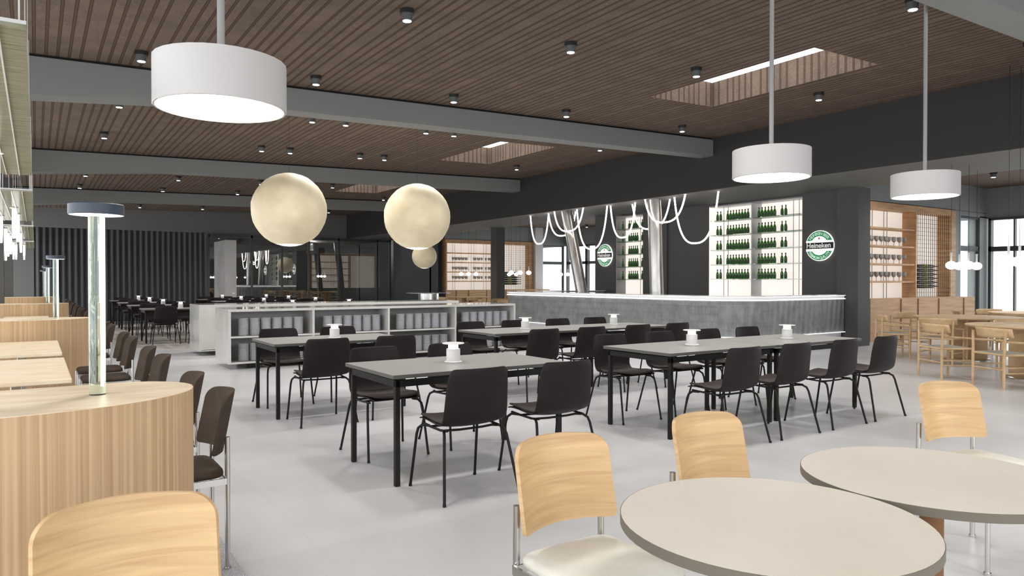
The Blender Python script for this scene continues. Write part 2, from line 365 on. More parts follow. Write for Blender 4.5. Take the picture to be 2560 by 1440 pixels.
# back wall, glazed far wall, curtain
struct(MB().box(-2.6,32.1,0,6.05,32.3,4.4).box(6.05,32.1,3.32,14.4,32.3,4.45), 'wall_back', M['wall_back'])
struct(MB().box(14.34,27.5,0,14.5,32.2,3.9).box(14.34,27.62,3.18,21.6,27.72,3.9).box(14.34,27.85,0,19.9,28.0,3.9), 'wall_back_right', M['frame_dark'])
struct(MB().box(19.97,27.5,3.06,21.6,27.7,3.9), 'wall_back_right', M['wall_grey'])
struct(MB().box(14.85,27.52,3.19,19.5,27.62,3.9), 'wall_back_right', M['wall_grey'])
struct(MB().box(19.53,27.3,0,19.97,27.8,3.87), 'wall_pier', M['wall_white'])
w = empty('window_1'); w['kind'] = 'structure'
b = MB()
for x in (6.05,7.8,9.1,10.3,11.7,13.6,14.26): b.box(x-.04,31.98,0,x+.04,32.1,3.32)
b.box(6.05,31.98,3.22,14.3,32.1,3.33).box(6.05,31.98,0,14.3,32.1,.08)
b.build('window_frame', M['frame_dark'], w, 0)
MB().box(6.05,32.03,.05,14.3,32.05,3.3).build('pane', M['far_glass'], w, 0)
struct(MB().box(6.05,46.0,0,21.6,46.2,4.4).box(3.9,32.3,0,4.05,46,4.4).box(21.5,32.2,0,21.6,46,4.4).box(14.34,32.2,0,21.6,32.35,4.4), 'wall_beyond', M['wall_dark'])
struct(MB().box(3.9,32.6,-.1,21.6,46.2,0), 'floor_beyond', M['floor'])
struct(MB().box(3.9,32.3,3.6,21.6,46.2,3.7), 'ceiling_beyond', M['bulk_dark'])
cb = MB(); N = 240; prof = []
for i in range(N+1):
    x = -.05 + 5.12*i/N; s = math.sin(i/N*PI*2*30)
    prof.append((x, 27.1 + .06*math.copysign(abs(s)**.6, s)))
vs = [(x,y,z) for z in (.01,3.07) for x,y in prof]; n = N+1
cb.add(vs, [(i,i+1,i+1+n,i+n) for i in range(N)])
c = cb.build('curtain', M['curtain'], None, 0); c.modifiers.new('s','SOLIDIFY').thickness = .012
tag(c, 'long dark grey pleated curtain hanging in front of the back wall', 'curtain')
# block behind the bar: walls with two bottle niches, sign walls
BX = 14.35
b = MB()
b.box(BX,8.9,0,BX+.5,9.75,3.33)              # sign wall right
b.box(BX,9.75,0,BX+.5,12.44,.9)              # under niche
b.box(BX+.06,12.44,0,BX+.5,13.9,3.33)
b.box(BX,13.9,0,BX+.5,14.82,3.33).box(BX,14.82,0,BX+.5,15.98,.9).box(BX,15.98,0,BX+.5,16.9,3.33)
b.box(BX+.5,8.98,0,BX+.6,16.9,3.9)
b.box(BX+.6,9.45,0,20.04,9.55,3.9).box(BX+.6,16.4,0,21.6,16.5,3.9).box(19.98,9.55,0,20.08,16.4,3.9)
struct(b, 'wall_bar', M['wall_dark'])
struct(MB().box(14.36,9.34,3.19,21.6,9.45,3.9).box(14.36,9.0,3.2,20.0,9.33,3.9).box(19.73,9.0,0,20.04,9.45,3.19).box(20.01,9.0,3.2,21.6,9.3,3.9).box(20.04,9.0,3.07,21.6,9.3,3.19).box(21.1,9.0,0,21.6,9.3,3.1), 'wall_right_back', M['wall_grey'])
struct(MB().box(14.36,16.5,3.19,21.6,16.88,3.9), 'wall_right_back', M['wall_grey'])
# right facade with windows
struct(MB().box(21.5,-6,3.05,21.7,32,3.9).box(21.5,-6,0,21.7,32,.1).box(21.5,15.9,0,21.7,16.9,3.9), 'wall_right', M['wall_grey'])
wn = 2
def window_x(x, y0, y1, n):
    w = empty('window_%d' % n, (x,y0,0)); w['kind'] = 'structure'; L = y1-y0; b = MB()
    b.box(-.06,0,.1,.1,.07,3.05).box(-.06,L-.07,.1,.1,L,3.05).box(-.04,L/2-.018,.1,.08,L/2+.018,3.0).box(-.06,0,2.16,.1,L,2.29).box(-.06,0,3.0,.1,L,3.06).box(-.06,0,.1,.1,L,.2)
    b.build('window_frame', M['frame_dark'], w, 0)
    MB().box(.0,.05,.15,.012,L-.05,3.02).build('pane', M['pane'], w, 0)
y = 8.94
while y > -4: window_x(21.5, y-1.22, y, wn); wn += 1; y -= 1.24
y = 27.4
while y > 17.5: window_x(21.5, y-1.5, y, wn); wn += 1; y -= 1.52
def window_y(x0, x1, y, n, z0=.1, z1=3.06):
    w = empty('window_%d' % n, (x0,y,0)); w['kind'] = 'structure'; L = x1-x0; b = MB()
    b.box(0,-.03,z0,.05,.09,z1).box(L-.06,-.03,z0,L,.09,z1).box(0,-.03,2.16,L,.09,2.29).box(0,-.03,z1-.05,L,.09,z1).box(0,-.03,z0,L,.09,z0+.1)
    b.build('window_frame', M['frame_dark'], w, 0); MB().box(.04,.02,z0,L-.04,.035,z1).build('pane', M['frosted'], w, 0)
window_y(20.02, 21.12, 9.05, wn); wn += 1
window_y(19.97, 21.4, 27.55, wn); wn += 1
# glazed left side (mostly out of frame)
b = MB(); 
for k in range(14): b.box(-2.5,-5.5+k*2.8,0,-2.35,-5.42+k*2.8,3.4)
b.box(-2.55,-6,3.3,-2.35,32.2,4.2).box(-2.5,-6,0,-2.35,32.2,.1)
struct(b, 'wall_left', M['frame_dark'])
b = MB().box(-2.6,-6.2,0,12.12,-6,.4).box(-2.6,-6.2,4.05,12.12,-6,4.5)
for k in range(8): b.box(-2.5+k*2.05,-6.15,.4,-2.38+k*2.05,-6.03,4.05)
b.box(12.12,-6.2,0,21.6,-6,3.9)
struct(b, 'wall_front', M['wall_dark'])
# ------------------------------------------------------------------ furniture builders
TT = .748
def dining_table(name):
    t = empty(name, cat='table', label='x'); L, Wd = 1.45, .87      # origin at front-left corner, x along length
    MB().box(0,0,TT-.0015,L,Wd,TT).build('tabletop', [M['table_grey']], t, 0)
    MB().box(.0,.0,TT-.026,L,Wd,TT-.0015).build('top_edge', [M['table_edge']], t, 0)
    b = MB(); z0, z1 = TT-.085, TT-.04
    b.box(.03,.03,z0,L-.03,.055,z1).box(.03,Wd-.055,z0,L-.03,Wd-.03,z1).box(.03,.055,z0,.06,Wd-.055,z1).box(L-.06,.055,z0,L-.03,Wd-.055,z1)
    b.box(.1,.1,z1,.2,Wd-.1,TT-.028).box(L-.2,.1,z1,L-.1,Wd-.1,TT-.028)
    b.build('apron_frame', M['black_metal'], t, 0)
    for x in (.03,L-.065):
        for y in (.03,Wd-.065): MB().box(x,y,0,x+.035,y+.035,z1).build('leg', M['leg_black'], t, 0, bevel=.003)
    return Proto(t)
def shell_chair(name):
    t = empty(name, cat='chair', label='x')
    # profile (y,z) from seat front to top of the back
    P = [(.235,.452),(.215,.462),(.12,.455),(.0,.443),(-.09,.44),(-.155,.455),(-.19,.49),(-.212,.55),(-.228,.64),(-.242,.73),(-.252,.79),(-.256,.825)]
    hw = [.19,.215,.222,.226,.232,.236,.238,.236,.231,.226,.217,.195]
    n = 12; vs = []; fs = []
    for k, ((y,z), w) in enumerate(zip(P, hw)):
        bk = max(0, min(1, (k-4)/4))                                  # 0 seat, 1 back
        for j in range(n+1):
            u = -1+2*j/n; c = abs(u)**2.4
            vs.append((u*w, y + .038*c*bk, z + .022*c*(1-bk)*(0 if k < 2 else 1)))
    for k in range(len(P)-1):
        for j in range(n): a = k*(n+1)+j; fs.append((a,a+1,a+n+2,a+n+1))
    o = MB().add(vs, fs).build('shell', M['shell'], t, 60)
    m = o.modifiers.new('t','SOLIDIFY'); m.thickness = .011; m.offset = 0
    b = o.modifiers.new('s','SUBSURF'); b.levels = 1; b.render_levels = 1
    vs = []; fs = []                                                  # upholstered pad on the seat
    for k, (y,z,w) in enumerate([(.222,.466,.17),(.2,.474,.2),(.1,.471,.207),(0,.461,.208),(-.09,.459,.205),(-.14,.47,.19)]):
        for j in range(9):
            u = -1+2*j/8; vs.append((u*w, y, z+.014*abs(u)**2.4))
    for k in range(5):
        for j in range(8): a = k*9+j; fs.append((a,a+1,a+10,a+9))
    o = MB().add(vs, fs).build('seat_pad', M['pad'], t, 60); m = o.modifiers.new('t','SOLIDIFY'); m.thickness = .012; m.offset = 0
    b = MB(); 
    for s in (-1,1): b.tube([(s*.2,.17,.434),(s*.212,.05,.432),(s*.205,-.08,.426),(s*.19,-.15,.43)], .008, 6)
    b.tube([(-.212,.05,.43),(-.1,.04,.428),(.1,.04,.428),(.212,.05,.43)], .008, 6).tube([(-.2,-.1,.426),(-.08,-.11,.422),(.08,-.11,.422),(.2,-.1,.426)], .008, 6)
    b.build('under_frame', M['leg_black'], t, 50)
    for s in (-1,1):
        lg = MB().tube([(s*.19,.10,.425),(s*.213,.155,.424),(s*.226,.187,.40),(s*.232,.2,.36),(s*.25,.262,.0)], .0095, 8).build('leg', M['leg_black'], t, 50)
        MB().tube([(s*.25,.262,0),(s*.2495,.26,.016)], .0115, 8).build('foot_cap', M['leg_black'], lg, 50)
        lg = MB().tube([(s*.18,-.08,.42),(s*.205,-.13,.424),(s*.222,-.165,.405),(s*.23,-.18,.37),(s*.275,-.265,.0)], .0095, 8).build('leg', M['leg_black'], t, 50)
        MB().tube([(s*.275,-.265,0),(s*.2745,-.263,.016)], .0115, 8).build('foot_cap', M['leg_black'], lg, 50)
    return Proto(t)
def side_chair(name, back_m, seat_m):
    """steel tube chair with curved back plate; faces +y"""
    t = empty(name, cat='chair', label='x')
    w, h = .198, .138; n = 24; vs = []; fs = []; zc = .685; rt, rb = .052, .018
    vv = [-1,-.996,-.98,-.95,-.9,-.84,-.78,-.5,-.2,.1,.35,.5,.62,.72,.80,.87,.93,.965,.985,.996,1]; k = len(vv)-1
    for sg, v in [(1,v) for v in vv]+[(-1,v) for v in vv]:
        for j in range(n+1):
            u = -1+2*j/n; z = v*h; r = rt if v > 0 else rb
            e = max(0, abs(z)-(h-r)); hw_ = w - r + math.sqrt(max(r*r-e*e, 0))
            x = u*hw_; arc = .078*(abs(x/w)**2); sl = 2*.078*x/w/w; q = math.hypot(sl, 1)
            vs.append((x - sl/q*sg*.0065, -.242 + arc - .028*v + sg*.0065/q, zc + z + .011*(1-(x/w)**2)*max(v, -.3)))
    S_ = (k+1)*(n+1)
    for i in range(k):
        for j in range(n): a = i*(n+1)+j; fs += [(a,a+1,a+n+2,a+n+1), (a+S_,a+n+1+S_,a+n+2+S_,a+1+S_)]
    rim = [j for j in range(n+1)] + [i*(n+1)+n for i in range(1,k+1)] + [k*(n+1)+j for j in range(n-1,-1,-1)] + [i*(n+1) for i in range(k-1,0,-1)]
    for a, b_ in zip(rim, rim[1:]+rim[:1]): fs.append((a, b_, b_+S_, a+S_))
    MB().add(vs, fs).build('backrest', back_m, t, 40)
    vs = []; fs = []; n = 28                                          # cushion: rounded trapezoid stacked rings
    def ring(sc, z):
        r = []
        for i in range(n):
            a = 2*PI*i/n; c, s_ = math.cos(a), math.sin(a)
            x = math.copysign(abs(c)**.25, c)*.2*sc; y = math.copysign(abs(s_)**.25, s_)*.2*sc
            r.append((x*(1.0+.05*y/.2), y+.0, z))
        return r
    for sc, z in ((.93,.438),(.99,.446),(1,.458),(.985,.470),(.9,.480),(.5,.484)): vs += ring(sc, z)
    for k_ in range(5):
        for i in range(n): fs.append((k_*n+i, k_*n+(i+1)%n, (k_+1)*n+(i+1)%n, (k_+1)*n+i))
    fs += [tuple(range(n-1,-1,-1)), tuple(range(5*n,6*n))]
    MB().add(vs, fs).build('seat', seat_m, t, 50)
    b = MB()
    for s in (-1,1): b.box(s*.2-.004,-.2,.41,s*.2+.004,.2,.44)
    b.box(-.2,.185,.41,.2,.193,.437).box(-.2,-.2,.41,.2,-.192,.437).build('seat_frame', M['chrome'], t, 0)
    for s in (-1,1):
        MB().tube([(s*.182,-.207,0),(s*.182,-.207,.5),(s*.180,-.207,.63)], .012, 12).cyl(s*.182,-.207,0,.012,.016,12).build('leg', M['chrome'], t, 50)
        MB().tube([(s*.2,.2,0),(s*.2,.2,.437)], .011, 12).cyl(s*.2,.2,0,.012,.016,12).build('leg', M['chrome'], t, 50)
    return Proto(t)
def arm_chair(name):
    """light oak armchair, broad bent top rail, woven seat; faces +y"""
    t = empty(name, cat='chair', label='x')
    vs = []; fs = []; n = 16
    for i in range(5):
        v = -1+2*i/4
        for j in range(n+1):
            u = -1+2*j/n
            vs.append((u*.29, -.245 + .11*abs(u)**2.2 - .015*v, .705 + v*.062*(1-.12*abs(u)**3)))
    for i in range(4):
        for j in range(n): a = i*(n+1)+j; fs.append((a,a+1,a+n+2,a+n+1))
    o = MB().add(vs, fs).build('backrest', M['wood_oak'], t, 60); m = o.modifiers.new('t','SOLIDIFY'); m.thickness = .018; m.offset = 0
    MB().box(-.235,-.2,.415,.235,.215,.445).build('seat', M['pad_grey'], t, 0, bevel=.012)
    b = MB()
    for z in (.43,.27,.2):
        r = .014 if z > .4 else .009
        b.tube([(-.25,-.22,z),(-.255,.22,z)], r, 8).tube([(.25,-.22,z),(.255,.22,z)], r, 8)
    for y, zz in ((-.22,(.43,.24)),(.22,(.43,.24))):
        for z in zz: b.tube([(-.25,y,z),(.25,y,z)], .013 if z > .4 else .009, 8)
    b.build('stretcher', M['wood_oak'], t, 50)
    for s in (-1,1):
        MB().tube([(s*.25,-.225,0),(s*.25,-.22,.42),(s*.262,-.215,.72)], [.016,.019,.016], 10).build('leg', M['wood_oak'], t, 50)
        MB().tube([(s*.255,.22,0),(s*.255,.22,.3),(s*.255,.22,.575)], [.015,.019,.013], 10).build('leg', M['wood_oak'], t, 50)
        MB().tube([(s*.255,.225,.57),(s*.265,.0,.585),(s*.262,-.2,.6)], .014, 8).build('armrest', M['wood_oak'], t, 50)
    return Proto(t)
M['pad_grey'] = noisy(mat('pad_grey', (150,146,136), .8), (138,134,124), (160,156,146), (1,1,1), 120, 2)
def table_lamp(name):
    t = empty(name, cat='lamp', label='x')
    MB().lathe([(0,0),(.066,0),(.069,.004),(.062,.010),(.0,.010)], 32).build('base', M['white'], t, 50)
    MB().lathe([(0,.009),(.052,.009),(.053,.011),(.053,.100),(.050,.103),(0,.103)], 32).build('body', M['white'], t, 50)
    MB().lathe([(0,.102),(.038,.102),(.038,.14),(0,.14)], 32).build('neck', M['lamp_neck'], t, 50)
    MB().lathe([(0,.139),(.08,.139),(.085,.143),(.082,.148),(0,.149)], 32).build('top_disc', M['white'], t, 50)
    return Proto(t)
P_table = dining_table('dining_table'); P_chair = shell_chair('shell_chair'); P_lamp = table_lamp('table_lamp')
def dining_set(x, y, desc, row, k, side_names=('near','far'), ns=2, only=None):
    """one table with two chairs on both long sides; y is the front edge"""
    P_table.place((x,y,0), 0, 'grey-topped black-framed dining table, ' + desc, 'grey dining tables')
    for i, dx in enumerate((.375, 1.08)):
        P_chair.place((x+dx, y-.255, 0), 0, 'black shell chair, near side, %s seat of %s' % (('left','right')[i], row), 'black shell chairs at the grey tables')
        P_chair.place((x+dx, y+.87+.115, 0), PI, 'black shell chair, far side, %s seat of %s' % (('left','right')[i], row), 'black shell chairs at the grey tables')
dining_set(1.95, 4.33, 'standing alone in the front row, nearest left', 'the front-left grey table', 0)
dining_set(1.94, 7.10, 'standing alone before the plate shelves', 'the grey table before the plate shelves', 0)
dining_set(4.51, 4.32, 'left half of the long front-right pair', 'front-right pair, its left table', 0)
dining_set(5.97, 4.32, 'right half of the long front-right pair', 'front-right pair, its right table', 0)
dining_set(4.46, 7.05, 'left half of the second-row pair near the bar', 'second-row pair near the bar, its left table', 0)
dining_set(5.92, 7.05, 'right half of the second-row pair near the bar', 'second-row pair near the bar, its right table', 0)
LG = 'small white table lamps'
P_lamp.place((2.66,4.80,TT), 0, 'small white table lamp standing on the front-left grey table', LG)
P_lamp.place((2.71,7.55,TT), 0, 'small white table lamp on the table before the plate shelves', LG)
P_lamp.place((5.29,4.79,TT), 0, 'small white table lamp on left half of the front-right pair', LG)
P_lamp.place((6.74,4.76,TT), 0, 'small white table lamp on right half of the front-right pair', LG)
P_lamp.place((5.26,7.58,TT), 0, 'small white table lamp on left half of the second-row pair', LG)
P_lamp.place((6.85,7.66,TT), 0, 'small white table lamp on right half of the second-row pair', LG)
rows = ['first row behind the counters','second row behind the counters','third row behind the counters','row nearest the curtain']
for i, y in enumerate((17.3, 19.97, 22.63, 25.3)):
    for j, x in enumerate((1.95, 4.5, 5.96)):
        c = ('left table','middle table','right table')[j]
        dining_set(x, y, '%s of the %s' % (c, rows[i]), '%s, %s' % (c, rows[i]), 0)
        P_lamp.place((x+.8,y+.45,TT), 0, 'small white table lamp on %s, %s' % (c, rows[i]), LG)
# ------------------------------------------------------------------ near round tables and light chairs
def round_table(name, top_m, edge_m, r=.392, th=.026, leg='ped'):
    t = empty(name, cat='table', label='x')
    MB().lathe([(0,TT-th+.001),(r-.002,TT-th+.001),(r-.002,TT-.001),(r-.002,TT),(0,TT)], 64).build('tabletop', top_m, t, 30)
    MB().lathe([(r-.003,TT-th),(r,TT-th),(r,TT-.0005),(r-.003,TT-.0005)], 64).build('top_edge', edge_m, t, 30)
    MB().cyl(0,0,.02,TT-th,.035,20).lathe([(0,TT-th-.02),(.16,TT-th-.012),(.16,TT-th),(0,TT-th)],24).build('column', M['wood_groove'], t, 40)
    MB().lathe([(0,0),(.24,0),(.24,.01),(.06,.025),(0,.025)], 32).build('base', M['wood_groove'], t, 40)
    return Proto(t)
P_round = round_table('round_table', M['beige_top'], M['beige_edge'])
RG = 'round beige tables in the foreground'
P_round.place((1.60,1.175,0), 0, 'round beige table in the foreground, lowest in the picture', RG)
P_round.place((2.39,1.155,0), .3, 'round beige table cut by the right picture edge, touching the nearest one', RG)
P_light = side_chair('side_chair', M['wood_ply'], M['cream_seat']); CG = 'steel chairs with pale plywood backs'
P_light.place((1.495,1.735,0), PI, 'steel chair with pale plywood back and cream seat, by the nearest round table', CG)
P_light.place((2.225,1.74,0), PI, 'pale plywood-backed chair, middle one behind the two round tables', CG)
P_light.place((3.93,1.66,0), PI-.3, 'pale plywood-backed steel chair farthest right, by the floor behind the second round table', CG)
P_light.place((.185,1.75,0), PI, 'plywood chair back filling the bottom left corner before the wood partition', CG)
# ------------------------------------------------------------------ booths on the left
def lens(x0, xt, yc, h, n=12):
    pts = [(x0, yc-h)]; yt = yc+.09
    for i in range(n+1):
        a = PI/2*i/n; pts.append((xt-.60+.60*math.sin(a), yt-(yt-yc+h)*math.cos(a)))
    for i in range(1, n+1):
        a = PI/2*i/n; pts.append((xt-.26+.26*math.cos(a), yt+(yc+h-yt)*math.sin(a)))
    pts.append((x0, yc+h)); return pts
ordn = ['nearest','second','third','fourth']
for n in range(4):
    yc = 2.97 + 6.3*n; hgt = .957
    t = empty('booth_partition', (0,0,0), 0, 'wood clad half-height booth partition with rounded end, %s from the camera' % ordn[n], 'partition', 'wood booth partitions')
    pl = lens(-2.2, .515, yc, .325)
    MB().prism(pl, 0, hgt-.002).build('body', M['wood_part'], t, 25)
    MB().prism(pl, hgt-.002, hgt).build('top_board', M['wood_top'], t, 25)
    t = empty('glass_lamp', (.185, yc+.02, hgt), 0, 'lamp with thick glass stem and flat blue-grey disc on the %s partition' % ordn[n], 'lamp', 'glass stem lamps on the partitions')
    MB().cyl(0,0,0,.645,.027,40).build('stem', M['glass_column'], t, 40)
    MB().cyl(.010,.004,.03,.64,.0035,10).build('light_rod', M['glow_soft'], t, 40)  # added glowing rod, draws the bright streak of a window reflection
    MB().lathe([(0,.69),(.086,.69),(.09,.687),(.09,.652),(.088,.650),(.088,.660),(0,.660)], 48).build('shade', M['lamp_blue'], t, 40)
    MB().lathe([(0,.651),(.086,.651),(.086,.656),(0,.656)], 48).build('diffuser', M['glow_soft'], t, 40)
def booth_table(name):
    t = empty(name, cat='table', label='x')
    MB().box(-.45,-.378,TT-.03,.19,.378,TT).build('tabletop', M['wood_top'], t, 0, bevel=.006)
    MB().box(-.14,-.03,.02,-.08,.03,TT-.03).build('column', M['chrome'], t, 0, bevel=.004)
    MB().box(-.3,-.22,0,.08,.22,.02).build('base', M['chrome'], t, 0, bevel=.004)
    return Proto(t)
P_booth = booth_table('booth_table'); P_brown = side_chair('side_chair_brown', M['brown_leather'], M['brown_leather'])
P_brown.root.name = 'side_chair'
bay = ['first','second','third','fourth']
for n in range(4):
    for k, ys in enumerate((3.72, 4.48, 5.71, 6.47, 7.70, 8.46)):
        y = ys + 6.3*n
        if y > 26.3: continue
        P_booth.place((0,y,0), 0, 'square pale wood table, %s along the %s booth bay' % (ORD[k], bay[n]), 'square wood booth tables')
        P_brown.place((.545, y+.02, 0), PI/2, 'brown leather steel-legged chair, %s along the %s booth bay' % (ORD[k], bay[n]), 'brown leather chairs along the booths')
# glass canopies over the booths with light tubes
TG = 'light tubes under the glass canopies'
P_tube = None
for n in range(4):
    y0 = 3.45 + 6.3*n; y1 = 8.22 + 6.3*n
    if n == 3: y1 = 26.4
    t = empty('glass_canopy', (0,0,0), 0, 'suspended streaky olive glass sheet over the %s booth bay' % bay[n], 'canopy', 'suspended glass sheets over the booths')
    MB().box(-1.6,y0,2.375,-.025,y1,2.39).build('sheet', M['canopy'], t, 0)
    b = MB()
    for k in range(14): x = -.12-.1*k; b.box(x-.004,y0,2.366,x+.004,y1,2.376)
    b.box(-1.6,y0,2.39,-.025,y0+.02,2.405).box(-1.6,y1-.02,2.39,-.025,y1,2.405)
    b.build('rib', M['trim_white'], t, 0)
    for x in (-.05,-.3,-.8):
        for y in (y0+.1,(y0+y1)/2,y1-.1): MB().tube([(x,y,2.39),(x,y,ZC(x)+.02)], .0035, 5).build('wire', M['white'], t, 0)
tubes = [(-.24,11.95,.42),(-.22,13.1,.42),(-.25,6.87,.42),(-.47,16.7,.62),(-.47,18.2,.5),(-.45,19.3,.42),(-.47,22.6,.45),(-.44,24.0,.42),(-.25,18.1,.42),(-.26,24.2,.42),(-.44,13.6,.42)]
for i, (x,y,l) in enumerate(tubes):
    t = empty('tube_light', (x,y,2.375), 0, 'slender white light tube under the canopy, %s from the camera' % ORD[sorted([q[1] for q in tubes]).index(y)], 'light', TG)
    MB().cyl(0,0,-.012,0,.05,16).build('plate', M['white'], t, 40)
    MB().lathe([(0,-l),(.018,-l+.006),(.026,-.2),(.024,-.012),(0,-.012)], 16).build('tube', M['tube_glow'], t, 40)
# ------------------------------------------------------------------ pendants
def add_light(kind, name, parent, loc, energy, size=.1, rot=(0,0,0), spot=None, blend=.5, col=(1,.985,.965)):
    l = bpy.data.lights.new(name, kind); l.energy = energy; l.color = col
    if kind == 'AREA': l.shape = 'DISK'; l.size = size
    else: l.shadow_soft_size = size
    if spot: l.spot_size = spot; l.spot_blend = blend
    o = bpy.data.objects.new(name, l); COL.objects.link(o); o.parent = parent; o.location = loc; o.rotation_euler = rot
    return o
for (x,y,lab) in ((.745,3.63,'large white drum pendant at upper left, nearest the camera'),(4.90,3.61,'white drum pendant over the aisle, middle one of the three drums'),(7.24,3.58,'white drum pendant farthest to the right')):
    t = empty('drum_pendant', (x,y,2.19), 0, lab, 'lamp', 'white drum pendants')
    MB().lathe([(0,.225),(.285,.225),(.3,.223),(.3,.004),(.296,0),(.288,0),(.285,.012)], 28).build('drum', M['drum'], t, 25)
    MB().lathe([(0,.006),(.286,.006),(.286,.012),(0,.012)], 28).build('diffuser', M['drum_glow'], t, 25)
    MB().tube([(0,0,.225),(0,0,ZC(x)-2.19)], .0175, 16).build('rod', M['rod'], t, 40)
def paper_globe(x, y, z, r, lab):
    t = empty('paper_globe', (x,y,z), random.random(), lab, 'lamp', 'large cream paper globe lamps')
    R_ = 18; rings = [(r*math.sin(PI*k/R_), -r*math.cos(PI*k/R_)) for k in range(R_+1)]
    def seg(a, c):
        b = MB(); b.lathe(rings[a:c], 22); rnd = random.Random(11)
        b.v = [tuple(q*(1+rnd.uniform(-.008,.008)) for q in v) if a and abs(v[2]) < r*.97 else v for v in b.v]; return b
    seg(2, R_+1).build('globe', M['paper'], t, 60)
    seg(0, 3).build('diffuser', M['paper_glow'], t, 60)
    MB().tube([(0,0,r*.98),(0,0,(ZC(x) if x < 12 else 4.4)-z)], .0018, 5).build('cord', M['spot_dark'], t, 0)
paper_globe(3.46,11.75,2.53,.6,'large cream paper globe over the plate counter, left one')
paper_globe(5.77,11.75,2.53,.6,'large cream paper globe over the plate counter, right one')
paper_globe(11.75,23.35,2.26,.45,'small distant cream paper globe, half hidden behind the right large globe')
# ------------------------------------------------------------------ ceiling downlights
def spot(name, m):
    t = empty(name, cat='light', label='x')
    MB().cyl(0,0,-.03,.03,.075,20).cyl(0,0,-.045,-.03,.078,20).build('mount', M['spot_dark'], t, 40)
    MB().cyl(0,0,-.12,-.03,.052,20,r2=.06).build('body', m, t, 40)
    MB().cyl(0,0,-.124,-.119,.044,20).build('lens', M['spot_glow'], t, 40)
    add_light('SPOT', 'bulb', t, (0,0,-.14), SPOT_W, .22, spot=math.radians(130), blend=.8)
    return Proto(t)
P_spot = spot('ceiling_spot', M['spot_grey'])
SP = []
for y in (-3.4,-.5): SP += [(x,y) for x in (1.08,3.24,5.41,7.62,10.47)]
for y in (3.9,6.83,9.74): SP += [(x,y) for x in (3.24,5.41,7.62,10.47)]
SP += [(1.08,3.9+.0),(1.08,6.83),(1.08,9.7)]
for y in (12.17,15.48): SP += [(x,y) for x in (3.98,4.58,6.16,6.76,10.47)]
SP += [(1.08,12.45),(1.08,15.31)]
for y in (21.1,23.95): SP += [(x,y) for x in (1.07,3.23,5.4,7.52,10.42)]
SP += [(x,29.7) for x in (1.07,3.23,5.4,7.6,10.41)]
SP.sort(key=lambda p: (p[1], p[0]))
rown = {}
for x, y in SP:
    r_ = round(y); k = rown.setdefault(r_, [0, len(rown)]); k[0] += 1
    P_spot.place((x,y,ZC(x)), 0, 'grey cylinder ceiling spotlight, %s from the left in %s cross row' % (ORD[k[0]-1], ORD[k[1]]), 'ceiling spotlights')
for i, (x,y) in enumerate(((16.5,3.0),(18.9,2.2),(15.9,5.6),(18.35,7.55),(20.2,5.2),(15.8,7.9),(18.3,20.5),(16.6,22.1),(20.4,24.6),(16.2,26.0))):  # several are unseen extras added to brighten the wine corner
    P_spot.place((x,y,3.87), 0, 'dark spotlight in the low ceiling of the wine corner, %s from the front' % ORD[i], 'low ceiling spotlights')
# ------------------------------------------------------------------ plate counters
def counter(name, y0, y1, x0, x1, lab, shelves=True):
    t = empty(name, (0,0,0), 0, lab, 'counter', 'pale stone serving counters'); zt, zb, th = .93, .085, .04
    MB().box(x0,y0,zt-th,x1,y1,zt).build('countertop', M['stone'], t, 0, bevel=.003)
    for x in (x0, x1-th): MB().box(x,y0,zb,x+th,y1,zt-th).build('side_panel', M['stone'], t, 0)
    MB().box(x0+th,y0,zb,x1-th,y1,zb+th*.7).build('bottom_panel', M['stone'], t, 0)
    MB().box(x0+.3,y0+.15,0,x1-.3,y1-.15,zb).build('plinth', M['spot_dark'], t, 0)
    if shelves:
        MB().box(x0+th,y0+.52,zb+.02,x1-th,y1,zt-th).build('back_panel', M['stone_in'], t, 0)
        MB().box(x0+th,y0,.485,x1-th,y0+.52,.512).build('shelf', M['stone'], t, 0)
        for k in (1,2,3): x = x0+(x1-x0)*k/4; MB().box(x-.018,y0+.001,zb+.02,x+.018,y0+.52,zt-th).build('divider', M['stone'], t, 0)
    else: MB().box(x0+th,y0,zb+.02,x1-th,y1,zt-th).build('front_panel', M['stone'], t, 0)
counter('plate_counter', 11.5, 12.45, 2.45, 7.75, 'pale stone counter with open shelves full of plates')
counter('serving_counter', 13.9, 14.85, 2.46, 7.85, 'plain pale stone counter behind the plate counter', False)
pm = MB().lathe([(0,0),(.045,0),(.052,.002),(.074,.0085),(.079,.0115),(.079,.0135),(.072,.0115),(.048,.004),(0,.004)], 20).build('plate', M['plate'], None, 60)
mesh = pm.data; bpy.data.objects.remove(pm)
px0 = [2.45 + 1.325*k for k in range(4)]; baynm = ['leftmost','second','third','rightmost']
first = True; rest = MB(); NPL = 21
for k in range(4):
    for s in range(6):
        x = px0[k] + .26 + s*.172 + (.0 if k == 0 else .03)
        for lev, z in (('upper', .513), ('lower', .1155)):
            for q in range(NPL):
                zz = z + q*.0128; rx = random.uniform(-.0012,.0012)
                if lev == 'upper' and q >= NPL-12:
                    o = bpy.data.objects.new('plate', mesh); COL.objects.link(o); o.location = (x+rx, 11.66+rx, zz)
                    tag(o, 'white plate, %s from top of %s stack, upper shelf, %s bay' % (ORD[NPL-1-q], ORD[s], baynm[k]), 'plate', 'white plates stacked in the plate counter')
                else:
                    rest.merge(mesh, Matrix.Translation((x+rx, 11.66+rx, zz)))
o = rest.build('plates', M['plate'], None, 60); tag(o, 'many more white plates low in the stacks of the plate counter', 'plates', 'white plates stacked in the plate counter', 'stuff')
# tall pale block near the curtain
t = MB().box(5.64,26.9,0,6.02,28.8,2.83).build('stone_pier', M['steel_block'] if 'steel_block' in M else M['stone'], None, 0, bevel=.004); tag(t, 'tall glossy pale block standing right of the curtain', 'pillar')
